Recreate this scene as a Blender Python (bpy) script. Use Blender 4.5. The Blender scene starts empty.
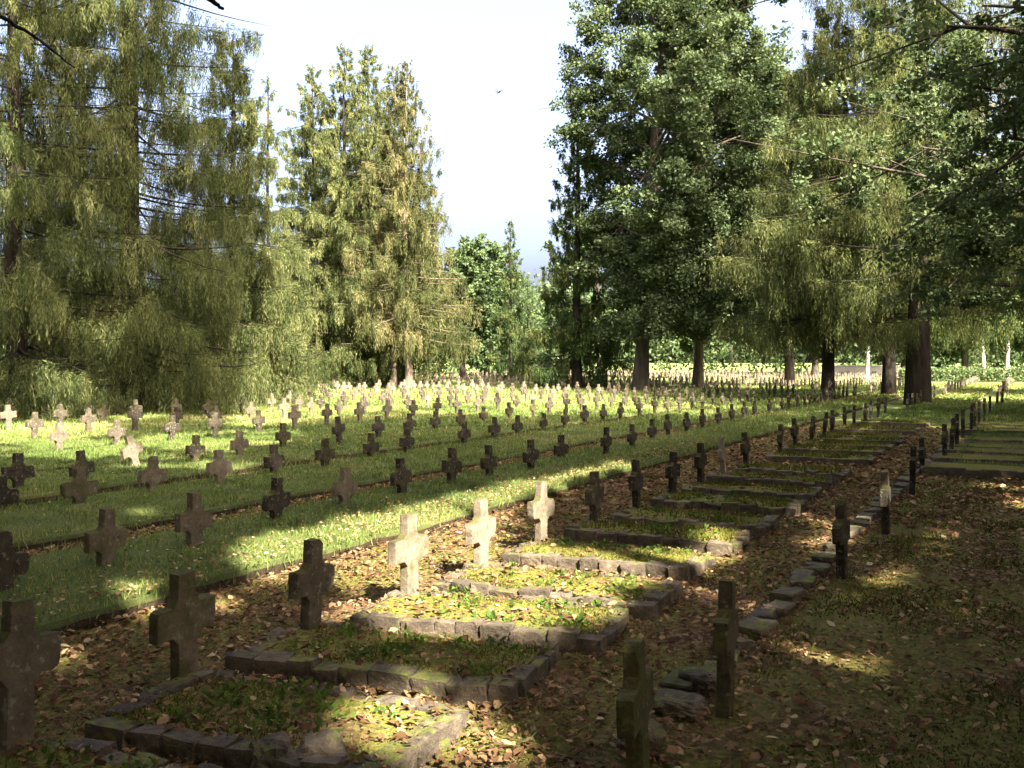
import bpy, bmesh, math, random
import numpy as np
from mathutils import Vector, noise as mnoise

S = bpy.context.scene
COL = S.collection
R = math.radians
rng = np.random.default_rng(7)
random.seed(7)

# ------------------------------------------------------------------ camera
F, CX, CY, HOR, EYE = 950.0, 512.0, 384.0, 362.0, 1.7
PITCH = math.atan((CY - HOR) / F)
cam_d = bpy.data.cameras.new('camera'); cam = bpy.data.objects.new('camera', cam_d); COL.objects.link(cam)
cam.location = (0, 0, EYE); cam.rotation_euler = (math.pi / 2 - PITCH, 0, 0)
cam_d.sensor_width = 36; cam_d.lens = 36 * F / 1024; cam_d.clip_start = .05; cam_d.clip_end = 3000
S.camera = cam
CP, SP = math.cos(PITCH), math.sin(PITCH)

def proj(p):
    p = np.atleast_2d(np.asarray(p, float))
    x, y, z = p[:, 0], p[:, 1], p[:, 2] - EYE
    d = y * CP - z * SP
    up = y * SP + z * CP
    d = np.where(np.abs(d) < 1e-4, 1e-4, d)
    return CX + F * x / d, CY - F * up / d, d

def ground(px, py, z=0.0):
    dx, du = (px - CX) / F, (CY - py) / F
    v = (dx, CP + du * SP, -SP + du * CP)
    t = (z - EYE) / v[2]
    return (v[0] * t, v[1] * t)

def at(px, py, Y):                       # point seen at a pixel, at a distance Y in front
    return ((px - CX) / F * Y, Y, EYE + (HOR - py) / F * Y)

# row frame: u along the rows, V across them (towards the right), origin = the second full cross
U2 = np.array([.478, .878]); U2 /= np.linalg.norm(U2)
V2 = np.array([U2[1], -U2[0]])
O2 = np.array(ground(310, 642))
def sv(s, v): return O2 + s * U2 + v * V2
def to_sv(x, y):
    d = np.array([x, y]) - O2
    return float(d @ U2), float(d @ V2)
ROWANG = math.atan2(U2[1], U2[0])

# ------------------------------------------------------------------ helpers
def tag(o, label=None, cat=None, group=None, kind=None):
    if label: o['label'] = label
    if cat: o['category'] = cat
    if group: o['group'] = group
    if kind: o['kind'] = kind
    return o

def empty(name, loc=(0, 0, 0), rz=0.0):
    o = bpy.data.objects.new(name, None); COL.objects.link(o)
    o.location = loc; o.rotation_euler = (0, 0, rz); o.empty_display_size = .2
    return o

def link(name, me, mat=None, parent=None, loc=None):
    if mat is not None:
        me.materials.clear(); me.materials.append(mat)
    o = bpy.data.objects.new(name, me); COL.objects.link(o)
    if parent is not None: o.parent = parent
    if loc is not None: o.location = loc
    return o

def np_mesh(name, verts, faces, tint=None, smooth=False):
    """faces: (M,k) int array"""
    verts = np.asarray(verts, np.float32).reshape(-1, 3); faces = np.asarray(faces, np.int32)
    me = bpy.data.meshes.new(name)
    m, k = faces.shape
    me.vertices.add(len(verts)); me.vertices.foreach_set('co', verts.ravel())
    me.loops.add(m * k); me.loops.foreach_set('vertex_index', faces.ravel())
    me.polygons.add(m)
    me.polygons.foreach_set('loop_start', np.arange(0, m * k, k, dtype=np.int32))
    me.polygons.foreach_set('use_smooth', np.full(m, smooth, bool))
    if tint is not None:
        a = me.attributes.new('tint', 'FLOAT', 'POINT'); a.data.foreach_set('value', np.asarray(tint, np.float32))
    me.update(calc_edges=True)
    return me

def kites(c, d, w, l, tint, side=None, mid=.45):
    """one kite-shaped blade per centre: starts at c, runs l along d, half width w"""
    n = len(c)
    d = d / (np.linalg.norm(d, axis=1, keepdims=True) + 1e-9)
    if side is None:
        r = rng.normal(size=(n, 3)); side = np.cross(d, r)
    side = side / (np.linalg.norm(side, axis=1, keepdims=True) + 1e-9)
    w = np.broadcast_to(np.asarray(w, float), (n,))[:, None]; l = np.broadcast_to(np.asarray(l, float), (n,))[:, None]
    v = np.stack([c, c + d * l * mid + side * w, c + d * l, c + d * l * mid - side * w], 1).reshape(-1, 3)
    f = np.arange(4 * n).reshape(n, 4)
    return v, f, np.repeat(tint, 4)

class Acc:
    def __init__(s): s.v = []; s.f = []; s.t = []; s.n = 0
    def add(s, v, f, t=None):
        s.v.append(v); s.f.append(f + s.n); s.n += len(v)
        s.t.append(np.zeros(len(v)) if t is None else t)
    def mesh(s, name, smooth=False):
        return np_mesh(name, np.concatenate(s.v), np.concatenate(s.f), np.concatenate(s.t), smooth)

def tube(acc, pts, rad, sides=6):
    pts = np.asarray(pts, float); n = len(pts); rad = np.broadcast_to(np.asarray(rad, float), (n,))
    tan = np.gradient(pts, axis=0); tan /= np.linalg.norm(tan, axis=1, keepdims=True) + 1e-9
    ref = np.array([0, 0, 1.]) if abs(tan[0, 2]) < .8 else np.array([1., 0, 0])
    a = np.cross(tan, ref); a /= np.linalg.norm(a, axis=1, keepdims=True) + 1e-9
    b = np.cross(tan, a)
    th = np.linspace(0, 2 * math.pi, sides, endpoint=False)
    ring = pts[:, None] + rad[:, None, None] * (np.cos(th)[None, :, None] * a[:, None] + np.sin(th)[None, :, None] * b[:, None])
    v = ring.reshape(-1, 3)
    i = np.arange(n - 1)[:, None] * sides; j = np.arange(sides)[None]; k = (j + 1) % sides
    f = np.stack([i + j, i + k, i + sides + k, i + sides + j], -1).reshape(-1, 4)
    acc.add(v, f)

# ------------------------------------------------------------------ materials
def new_mat(name):
    m = bpy.data.materials.new(name); m.use_nodes = True
    nt = m.node_tree; nt.nodes.clear()
    out = nt.nodes.new('ShaderNodeOutputMaterial')
    return m, nt, out
def N(nt, t, **kw):
    n = nt.nodes.new(t)
    for k, v in kw.items():
        if k in n.inputs: n.inputs[k].default_value = v
        else: setattr(n, k, v)
    return n
def ramp(nt, fac, stops, interp='LINEAR'):
    n = nt.nodes.new('ShaderNodeValToRGB'); cr = n.color_ramp; cr.interpolation = interp
    while len(cr.elements) < len(stops): cr.elements.new(.5)
    for e, (p, c) in zip(cr.elements, stops):
        e.position = p; e.color = (*c, 1) if len(c) == 3 else c
    nt.links.new(fac, n.inputs['Fac']); return n.outputs['Color']
def mixc(nt, fac, a, b, mode='MIX'):
    n = nt.nodes.new('ShaderNodeMix'); n.data_type = 'RGBA'; n.blend_type = mode
    for s, v in ((0, fac), (6, a), (7, b)):
        if isinstance(v, (int, float)): n.inputs[s].default_value = v
        elif isinstance(v, tuple): n.inputs[s].default_value = (*v, 1)
        else: nt.links.new(v, n.inputs[s])
    return n.outputs[2]
def math_(nt, op, a, b=0.0, clamp=False):
    n = nt.nodes.new('ShaderNodeMath'); n.operation = op; n.use_clamp = clamp
    for s, v in ((0, a), (1, b)):
        if isinstance(v, (int, float)): n.inputs[s].default_value = v
        else: nt.links.new(v, n.inputs[s])
    return n.outputs[0]
def noise_(nt, vec, scale, detail=4, rough=.6):
    n = N(nt, 'ShaderNodeTexNoise', Scale=scale, Detail=detail, Roughness=rough)
    if vec is not None: nt.links.new(vec, n.inputs['Vector'])
    return n.outputs['Fac']
def pos(nt): return nt.nodes.new('ShaderNodeNewGeometry').outputs['Position']
def bump(nt, h, strength, dist):
    b = N(nt, 'ShaderNodeBump', Strength=strength, Distance=dist); nt.links.new(h, b.inputs['Height']); return b.outputs['Normal']
def principled(nt, out, col, rough=.9, normal=None, spec=.2):
    p = N(nt, 'ShaderNodeBsdfPrincipled', Roughness=rough)
    p.inputs['Specular IOR Level'].default_value = spec
    if isinstance(col, tuple): p.inputs['Base Color'].default_value = (*col, 1)
    else: nt.links.new(col, p.inputs['Base Color'])
    if normal is not None: nt.links.new(normal, p.inputs['Normal'])
    nt.links.new(p.outputs[0], out.inputs['Surface']); return p

def leaf_mat(name, stops, trans=.35, clump=None, gloss=.0):
    m, nt, out = new_mat(name)
    a = N(nt, 'ShaderNodeAttribute', attribute_name='tint')
    col = ramp(nt, a.outputs['Fac'], stops)
    if clump:
        n = noise_(nt, pos(nt), clump[0], 2)
        col = mixc(nt, ramp(nt, n, [(.35, (0, 0, 0)), (.65, (1, 1, 1))]), col, mixc(nt, 1.0, col, clump[1], 'MULTIPLY'))
    d = N(nt, 'ShaderNodeBsdfDiffuse'); t = N(nt, 'ShaderNodeBsdfTranslucent')
    nt.links.new(col, d.inputs['Color']); nt.links.new(mixc(nt, 1.0, col, (1.15, 1.2, .7), 'MULTIPLY'), t.inputs['Color'])
    mx = N(nt, 'ShaderNodeMixShader', Fac=trans)
    nt.links.new(d.outputs[0], mx.inputs[1]); nt.links.new(t.outputs[0], mx.inputs[2])
    last = mx.outputs[0]
    if gloss:
        g = N(nt, 'ShaderNodeBsdfGlossy', Roughness=.45); g.inputs['Color'].default_value = (.9, .95, 1, 1)
        m2 = N(nt, 'ShaderNodeMixShader', Fac=gloss); nt.links.new(last, m2.inputs[1]); nt.links.new(g.outputs[0], m2.inputs[2]); last = m2.outputs[0]
    nt.links.new(last, out.inputs['Surface']); return m

M = {}
M['needle'] = leaf_mat('spruce_needles', [(0, (.028, .038, .014)), (.5, (.074, .086, .031)), (1, (.155, .155, .065))], .27)
M['needle_dry'] = leaf_mat('dry_needles', [(0, (.03, .038, .014)), (.5, (.08, .083, .032)), (1, (.17, .14, .07))], .25)
M['needle_dark'] = leaf_mat('dark_needles', [(0, (.02, .035, .014)), (.5, (.045, .065, .022)), (1, (.11, .12, .04))], .25)
M['oak'] = leaf_mat('oak_leaves', [(0, (.034, .05, .024)), (.55, (.072, .096, .046)), (1, (.128, .152, .078))], .3)
M['linden'] = leaf_mat('pale_leaves', [(0, (.035, .055, .024)), (.55, (.065, .092, .04)), (1, (.11, .14, .06))], .3)
M['grass'] = leaf_mat('grass_blades', [(0, (.065, .1, .026)), (.5, (.14, .18, .05)), (.8, (.27, .265, .09)), (1, (.4, .33, .17))], .3)
M['moss'] = leaf_mat('moss_tufts', [(0, (.055, .05, .016)), (.35, (.085, .09, .018)), (.65, (.14, .14, .028)), (1, (.22, .19, .05))], .3)
M['herb'] = leaf_mat('herb_leaves', [(0, (.04, .085, .02)), (1, (.12, .16, .03))], .3)
M['litter'] = leaf_mat('fallen_leaf', [(0, (.055, .03, .018)), (.3, (.14, .078, .04)), (.55, (.25, .155, .08)), (.78, (.36, .245, .13)), (.93, (.45, .35, .22)), (1, (.48, .37, .09))], .15)

def bark(name, a, b, scale=6):
    m, nt, out = new_mat(name)
    tc = N(nt, 'ShaderNodeTexCoord'); mp = N(nt, 'ShaderNodeMapping'); mp.inputs['Scale'].default_value = (1, 1, .22)
    nt.links.new(tc.outputs['Object'], mp.inputs['Vector'])
    n = noise_(nt, mp.outputs[0], scale, 6, .7)
    col = ramp(nt, n, [(.3, a), (.7, b)])
    principled(nt, out, col, .95, bump(nt, n, .9, .08), .1); return m
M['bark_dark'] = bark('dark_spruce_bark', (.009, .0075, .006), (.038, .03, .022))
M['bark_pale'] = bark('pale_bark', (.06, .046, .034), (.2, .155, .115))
M['bark_oak'] = bark('oak_bark', (.022, .018, .014), (.085, .07, .052))
M['bark_birch'] = bark('birch_bark', (.12, .11, .09), (.46, .43, .37), 9)

# cross concrete: object colour r = pale incl. painted sun and shade, g = moss
m, nt, out = new_mat('weathered_concrete'); M['cross'] = m
oi = N(nt, 'ShaderNodeObjectInfo'); sep = N(nt, 'ShaderNodeSeparateColor'); nt.links.new(oi.outputs['Color'], sep.inputs[0])
geo = N(nt, 'ShaderNodeNewGeometry'); P_ = geo.outputs['Position']
sx = N(nt, 'ShaderNodeSeparateXYZ'); nt.links.new(geo.outputs['Normal'], sx.inputs[0])
n1 = noise_(nt, P_, 9, 6, .65); n2 = noise_(nt, P_, 60, 5, .7); n3 = noise_(nt, P_, 5.5, 5, .7)
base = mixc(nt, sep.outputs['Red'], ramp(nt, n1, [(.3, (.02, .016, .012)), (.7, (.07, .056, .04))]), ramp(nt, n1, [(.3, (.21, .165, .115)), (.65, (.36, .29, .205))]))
base = mixc(nt, ramp(nt, n2, [(.35, (0, 0, 0)), (.75, (.6, .6, .6))]), base, mixc(nt, 1.0, base, (.55, .53, .48), 'MULTIPLY'))
n4 = noise_(nt, P_, 26, 3, .55)
base = mixc(nt, ramp(nt, n4, [(.60, (0, 0, 0)), (.66, (.55, .55, .55))]), base, (.26, .245, .19))
n5 = noise_(nt, P_, 12, 6, .8)
base = mixc(nt, ramp(nt, n5, [(.56, (0, 0, 0)), (.68, (.7, .7, .7))]), base, (.022, .02, .016))
upm = math_(nt, 'MULTIPLY', math_(nt, 'MAXIMUM', sx.outputs['Z'], 0.0), .45)
mk = math_(nt, 'ADD', math_(nt, 'ADD', n3, upm), math_(nt, 'MULTIPLY', math_(nt, 'SUBTRACT', sep.outputs['Green'], .5), .6))
mfac = ramp(nt, mk, [(.54, (0, 0, 0)), (.70, (1, 1, 1))])
mossc = ramp(nt, n2, [(.3, (.03, .034, .009)), (.7, (.11, .1, .03))])
colr = mixc(nt, math_(nt, 'MULTIPLY', mfac, .85), base, mossc)
hh = math_(nt, 'ADD', n2, math_(nt, 'MULTIPLY', n1, .8))
principled(nt, out, colr, .95, bump(nt, hh, .8, .012), .15)

m, nt, out = new_mat('granite_kerb'); M['stone'] = m
oi = N(nt, 'ShaderNodeObjectInfo'); geo = N(nt, 'ShaderNodeNewGeometry'); P_ = geo.outputs['Position']
sx = N(nt, 'ShaderNodeSeparateXYZ'); nt.links.new(geo.outputs['Normal'], sx.inputs[0])
n1 = noise_(nt, P_, 14, 6, .7); n2 = noise_(nt, P_, 110, 3, .7); n3 = noise_(nt, P_, 4.5, 4, .65)
base = ramp(nt, n1, [(.25, (.055, .044, .033)), (.6, (.15, .122, .092)), (.8, (.27, .228, .175))])
base = mixc(nt, 1.0, base, ramp(nt, oi.outputs['Random'], [(0, (.6, .58, .55)), (1, (1.15, 1.1, 1.0))]), 'MULTIPLY')
base = mixc(nt, ramp(nt, n2, [(.45, (0, 0, 0)), (.7, (.7, .7, .7))]), base, mixc(nt, 1.0, base, (.5, .48, .46), 'MULTIPLY'))
mk = math_(nt, 'ADD', n3, math_(nt, 'MULTIPLY', math_(nt, 'MAXIMUM', sx.outputs['Z'], 0.0), .12))
base = mixc(nt, ramp(nt, mk, [(.60, (0, 0, 0)), (.70, (.85, .85, .85))]), base, ramp(nt, n1, [(.3, (.05, .065, .012)), (.7, (.17, .17, .035))]))
principled(nt, out, base, .92, bump(nt, math_(nt, 'ADD', n1, math_(nt, 'MULTIPLY', n2, .4)), .9, .02), .2)

def soil_mat(name, moss_lo, moss_hi, green=(.06, .075, .014), green2=(.16, .16, .03), far_grass=False):
    m, nt, out = new_mat(name)
    P = pos(nt)
    a = noise_(nt, P, 1.1, 5, .6); b = noise_(nt, P, 26, 5, .7); c = noise_(nt, P, 90, 3, .7)
    vor = N(nt, 'ShaderNodeTexVoronoi', Scale=24.0); nt.links.new(P, vor.inputs['Vector'])
    sepv = N(nt, 'ShaderNodeSeparateColor'); nt.links.new(vor.outputs['Color'], sepv.inputs[0])
    lit = ramp(nt, sepv.outputs['Red'], [(0, (.07, .04, .022)), (.45, (.16, .088, .044)), (.8, (.27, .17, .085)), (1, (.38, .28, .16))])
    lit = mixc(nt, ramp(nt, c, [(.3, (0, 0, 0)), (.7, (.7, .7, .7))]), lit, (.045, .03, .018))
    gr = ramp(nt, b, [(.3, green), (.7, green2)])
    k = math_(nt, 'ADD', a, math_(nt, 'MULTIPLY', math_(nt, 'SUBTRACT', b, .5), .35))
    col = mixc(nt, ramp(nt, k, [(moss_lo, (0, 0, 0)), (moss_hi, (1, 1, 1))]), lit, gr)
    if far_grass:
        ln = N(nt, 'ShaderNodeVectorMath', operation='LENGTH'); nt.links.new(P, ln.inputs[0])
        col = mixc(nt, ramp(nt, math_(nt, 'DIVIDE', ln.outputs['Value'], 100.0), [(.18, (0, 0, 0)), (.34, (1, 1, 1))]), col, ramp(nt, a, [(.3, (.07, .1, .025)), (.7, (.14, .16, .045))]))
    h = math_(nt, 'ADD', b, math_(nt, 'MULTIPLY', c, .5))
    principled(nt, out, col, .97, bump(nt, h, 1.0, .03), .1); return m
M['ground'] = soil_mat('leaf_strewn_soil', .36, .52, (.065, .065, .016), (.21, .185, .045), True)
M['bed'] = soil_mat('mossy_bed_soil', .3, .46, (.08, .09, .018), (.23, .21, .045))
m, nt, out = new_mat('lawn_turf'); M['lawn'] = m
P = pos(nt); a = noise_(nt, P, .7, 5, .6); b = noise_(nt, P, 22, 5, .7); c = noise_(nt, P, 70, 3, .7)
gc = ramp(nt, a, [(.3, (.07, .1, .028)), (.55, (.13, .155, .045)), (.75, (.23, .21, .08))])
gc = mixc(nt, ramp(nt, b, [(.3, (.0, .0, .0)), (.7, (.8, .8, .8))]), gc, mixc(nt, 1.0, gc, (.55, .6, .5), 'MULTIPLY'))
geo = N(nt, 'ShaderNodeNewGeometry'); sx = N(nt, 'ShaderNodeSeparateXYZ'); nt.links.new(geo.outputs['True Normal'], sx.inputs[0])
gc = mixc(nt, ramp(nt, sx.outputs['Z'], [(.45, (1, 1, 1)), (.85, (0, 0, 0))]), gc, ramp(nt, b, [(.3, (.018, .013, .008)), (.7, (.06, .042, .024))]))  # steep edges: bare soil, darkened further to paint the trench shade
principled(nt, out, gc, .97, bump(nt, math_(nt, 'ADD', b, c), 1.0, .03), .1)

# ------------------------------------------------------------------ sun, sky
EL = R(43); SH = np.array([.545, -.84]); SH /= np.linalg.norm(SH)
TOSUN = np.array([SH[0] * math.cos(EL), SH[1] * math.cos(EL), math.sin(EL)])
w = bpy.data.worlds.new('World'); S.world = w; w.use_nodes = True
nt = w.node_tree; nt.nodes.clear()
sky = nt.nodes.new('ShaderNodeTexSky'); sky.sky_type = 'NISHITA'; sky.sun_disc = False
sky.sun_elevation = EL; sky.sun_rotation = math.atan2(SH[0], SH[1])
sky.air_density = .5; sky.dust_density = 10.0; sky.ozone_density = .2
bg = nt.nodes.new('ShaderNodeBackground'); bg.inputs['Strength'].default_value = .138
wo = nt.nodes.new('ShaderNodeOutputWorld'); nt.links.new(sky.outputs[0], bg.inputs[0]); nt.links.new(bg.outputs[0], wo.inputs[0])
sd = bpy.data.lights.new('sun', 'SUN'); sd.energy = 5.0; sd.angle = R(.53); sd.color = (1, .93, .80)
sun = bpy.data.objects.new('sun', sd); COL.objects.link(sun)
sun.rotation_euler = Vector(TOSUN).to_track_quat('Z', 'Y').to_euler()
S.view_settings.view_transform = 'Standard'; S.view_settings.look = 'None'
S.view_settings.exposure = 3.0; S.view_settings.gamma = 1
S.render.engine = 'CYCLES'
S.cycles.max_bounces = 5; S.cycles.diffuse_bounces = 3; S.cycles.transmission_bounces = 3; S.cycles.glossy_bounces = 2
S.cycles.caustics_reflective = False; S.cycles.caustics_refractive = False

# ------------------------------------------------------------------ ground
def hgt(x, y): return .02 * mnoise.noise(Vector((x * .35, y * .35, 3.1))) + .012 * mnoise.noise(Vector((x * 1.7, y * 1.7, 9.0)))
xs = np.concatenate([[-1500, -500, -200, -90], np.linspace(-50, -10, 41), np.linspace(-9.6, 12, 109), np.linspace(13, 50, 38), [90, 200, 500, 1500]])
ys = np.concatenate([[-1500, -400, -100, -30], np.linspace(-12, 1.5, 20), np.linspace(1.7, 22, 117), np.linspace(23, 70, 48), [90, 130, 200, 500, 1500]])
gx, gy = np.meshgrid(xs, ys)
gz = np.array([[hgt(x, y) if -12 < x < 14 and 0 < y < 24 else 0 for x in xs] for y in ys]) - .01
nx = len(xs); i = np.arange(len(ys) - 1)[:, None] * nx + np.arange(nx - 1)[None]
gf = np.stack([i, i + 1, i + nx + 1, i + nx], -1).reshape(-1, 4)
go = link('ground', np_mesh('ground', np.stack([gx, gy, gz], -1), gf, None, True), M['ground']); go['kind'] = 'structure'

# lawns: (v left, v right, s from, s to, height)
LAWNS = [(-3.42, -1.44, -12, 130, .10), (-6.15, -3.98, -12, 130, .10), (-9.0, -6.75, -12, 130, .09)]
LAWNS += [(-9.0 - 2.9 * k, -6.75 - 2.9 * k + .25, -14, 130, .08) for k in range(1, 18)]
LAWNS += [(2.75, 5.0, 12.5, 130, .07), (5.6, 8.0, 9.0, 130, .07), (8.6, 11.2, 9.0, 130, .07), (0.05, 1.9, 24.5, 130, .08)]
def lawn_h(s, v):
    for (a, b, s0, s1, h) in LAWNS:
        if a < v < b and s0 < s < s1: return h
    return 0.0
for (a, b, s0, s1, h) in LAWNS:
    ss = np.concatenate([np.arange(s0, 16, .12), np.arange(16, 40, .8), np.arange(40, s1 + .1, 3)]) if s0 < 16 else np.concatenate([np.arange(s0, 40, .8), np.arange(40, s1 + .1, 3)])
    wd_ = b - a
    prof = [(0, -.06), (.015 / wd_, h * .55), (.05 / wd_, h * .92), (.16 / wd_, h), (.3, h * 1.03), (.5, h * 1.02), (.7, h * 1.03), (1 - .16 / wd_, h), (1 - .045 / wd_, h * .95), (1 - .012 / wd_, h * .62), (1, -.06)]
    V = []
    for s in ss:
        for k, (t, z) in enumerate(prof):
            v = a + (b - a) * t
            x, y = sv(s, v)
            e = 1 - abs(2 * t - 1)
            jit = .10 * mnoise.noise(Vector((s * 1.1, a * 7 + (3 if t > .5 else 0), 0))) + .05 * mnoise.noise(Vector((s * 4, b * 5 + (3 if t > .5 else 0), 4))) + .03 * mnoise.noise(Vector((s * 11, b * 5 + t * 2, 8)))
            x += V2[0] * jit; y += V2[1] * jit
            if s < s0 + .01: z = -.06
            zz = z + (hgt(x, y) + .012 * mnoise.noise(Vector((x * 2.2, y * 2.2, 1))) if z > 0 else 0)
            V.append((x, y, zz))
    n = len(prof); i = np.arange(len(ss) - 1)[:, None] * n + np.arange(n - 1)[None]
    f = np.stack([i, i + 1, i + n + 1, i + n], -1).reshape(-1, 4)[:, ::-1]
    o = link('lawn', np_mesh('lawn', np.array(V), f, None, True), M['lawn']); o['kind'] = 'structure'

# ------------------------------------------------------------------ crosses
def cross_mesh(seed, H=.66):
    r = random.Random(seed)
    w0, w1, hw, ah, at_, ch = .060, .056, .192 + r.uniform(-.015, .015), .155, .16 + r.uniform(-.01, .012), .036
    zt = H; za = H - at_; zb = za - ah
    half = [(w0 + .008, -.25), (w0, zb - ch), (w0 + ch, zb), (hw, zb - .004), (hw, za), (w1 + ch * .9, za), (w1, za + ch), (w1 - .002, zt)]
    pts = half + [(-x, z) for x, z in reversed(half)]
    # resample the outline so that it can be worn
    outl = []
    for i, p in enumerate(pts):
        q = pts[(i + 1) % len(pts)]
        L = math.hypot(q[0] - p[0], q[1] - p[1]); k = max(1, int(L / .03))
        for j in range(k):
            t = j / k; outl.append((p[0] + (q[0] - p[0]) * t, p[1] + (q[1] - p[1]) * t))
    outl = [(x + .006 * mnoise.noise(Vector((x * 18, z * 18, seed * 3.7))) + r.uniform(-.0012, .0012), z + .006 * mnoise.noise(Vector((x * 18, z * 18, seed * 3.7 + 50))) + r.uniform(-.0012, .0012)) for x, z in outl]
    for _ in range(r.randint(1, 3)):      # knocked corners
        cxn, czn = r.choice([(hw, za), (-hw, za), (hw, zb), (-hw, zb), (w1, zt), (-w1, zt)]); rd = r.uniform(.015, .04)
        outl = [(x + (0 - x) * .0 - (cxn / abs(cxn)) * max(0, rd - math.hypot(x - cxn, z - czn)) * .55, z - (1 if czn > zb + .01 else -1) * max(0, rd - math.hypot(x - cxn, z - czn)) * .45) for x, z in outl]
    bm = bmesh.new(); T = .035
    vs = [bm.verts.new((x, -T, z)) for x, z in outl]
    f = bm.faces.new(vs)
    ex = bmesh.ops.extrude_face_region(bm, geom=[f])
    bmesh.ops.translate(bm, verts=[g for g in ex['geom'] if isinstance(g, bmesh.types.BMVert)], vec=(0, 2 * T, 0))
    bmesh.ops.recalc_face_normals(bm, faces=bm.faces)
    ed = [e for e in bm.edges if len(e.link_faces) == 2 and (len(e.link_faces[0].verts) > 6) != (len(e.link_faces[1].verts) > 6)]
    bmesh.ops.bevel(bm, geom=ed, offset=.009, segments=2, profile=.6, affect='EDGES')
    me = bpy.data.meshes.new('cross'); bm.to_mesh(me); bm.free()
    me.materials.append(M['cross'])
    return me
CROSS = [cross_mesh(i) for i in range(14)]
ORD = ('first second third fourth fifth sixth seventh eighth ninth tenth eleventh twelfth thirteenth fourteenth fifteenth sixteenth seventeenth eighteenth '
       'nineteenth twentieth').split()
TENS = {2: 'twenty', 3: 'thirty', 4: 'forty', 5: 'fifty'}
def ordw(i):
    if i < 20: return ORD[i]
    t, k = divmod(i + 1, 10)
    if k == 0: return {2: 'twentieth', 3: 'thirtieth', 4: 'fortieth', 5: 'fiftieth'}[t]
    return TENS[t] + '-' + ORD[k - 1]

cr = random.Random(11)
ROWS = {}
A_px = [(15, 768, 600), (185, 695, 568), (310, 642, 538), (410, 607, 513), (481, 578, 497), (541, 551, 481), (595, 531, 471), (637, 517, 459), (672, 501, 451), (701, 490, 442), (724, 479, 437),
        (747, 471, 432), (780, 458, 424), (796, 451, 418), (811, 446, 416), (823, 441, 412), (832, 437, 410), (845, 431, 407), (854, 429, 405), (865, 424, 403), (871, 420, 400), (878, 417, 398), (885, 413, 397)]
R_px = [(640, 790, 640), (725, 712, 578), (842, 578, 500), (886, 533, 471), (912, 496, 446), (923, 472, 438), (945, 462, 424), (951, 455, 418), (957, 450, 413), (963, 443, 408),
        (971, 434, 405), (975, 431, 403), (979, 427, 401), (985, 421, 398), (990, 416, 396), (997, 409, 392), (1002, 405, 388), (1008, 398, 380)]
B_px = [(3, 588, 530), (103, 563, 507), (193, 545, 492), (275, 518, 477), (343, 503, 467), (403, 492, 458), (451, 482, 448), (490, 474, 445), (531, 468, 439), (561, 456, 436), (606, 453, 427), (632, 446, 424),
        (652, 439, 419), (669, 435, 414), (687, 431, 412), (703, 428, 409), (719, 424, 407), (732, 421, 404), (744, 418, 402), (755, 415, 401), (769, 412, 399)]
C_px = [(1, 508, 487), (78, 503, 466), (151, 490, 456), (221, 482, 450), (275, 472, 444), (325, 466, 438), (371, 456, 433), (406, 451, 428), (464, 443, 421), (494, 438, 417), (517, 434, 415), (543, 430, 413),
        (565, 425, 409), (585, 424, 405), (603, 421, 404), (620, 418, 402)]
D_px = [(18, 487, 453), (85, 478, 450), (138, 465, 433), (194, 462, 435), (240, 455, 430), (283, 447, 423), (340, 444, 416), (379, 437, 416), (410, 433, 413), (435, 429, 411), (461, 426, 409), (484, 421, 406)]
crosses = []       # (row key, x, y, zbase, exposed height, tilt)
def add_px(key, lst, z):
    for (px, pb, pt) in lst:
        x, y = ground(px, pb, z)
        d = y
        h = (pb - pt) / F * d
        crosses.append([key, x, y, z, min(max(h, .36), .70)])
add_px('A', A_px, 0.0); add_px('R', R_px, 0.0); add_px('B', B_px, .11); add_px('C', C_px, .11); add_px('D', D_px, .10)
def row_end(key): return max(to_sv(c[1], c[2])[0] for c in crosses if c[0] == key)
def grid_row(key, v, s0, s1, z, step=1.18):
    s = s0 + cr.uniform(0, .6)
    while s < s1:
        if not (43 < s < 46.5):
            x, y = sv(s + cr.uniform(-.1, .1), v + cr.uniform(-.05, .05))
            crosses.append([key, x, y, z, cr.uniform(.46, .6)])
        s += step + cr.uniform(-.05, .08)
grid_row('A', .1, row_end('A') + 1.2, 124, .05)
grid_row('R', 2.54, row_end('R') + 1.2, 124, 0)
grid_row('B', -3.36, row_end('B') + 1.2, 124, .10)
grid_row('C', -6.2, row_end('C') + 1.2, 124, .10)
grid_row('D', -9.05, row_end('D') + 1.2, 124, .10)
for k in range(1, 17): grid_row('L%02d' % k, -9.05 - 2.9 * k, -6, 124, .09, 1.25)
for k in range(1, 5): grid_row('Q%d' % k, 2.54 + 3.0 * k, 22 + k, 124, .05, 1.3)

def infr(x, y, m=12):
    px, py, d = proj([(x, y, .5)])
    return d[0] > 1 and -m < px[0] < 1024 + m and py[0] < 800
TREE_SPOTS = []     # filled below, trunks keep clear of crosses (x, y, r)
TREE_SPOTS += [(-12.9, 32), (-14.8, 28.5), (-10.4, 36), (-17.5, 41)]
def trunk_clear(x, y): return all((x - a) ** 2 + (y - b) ** 2 > .6 for a, b in TREE_SPOTS)

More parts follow.
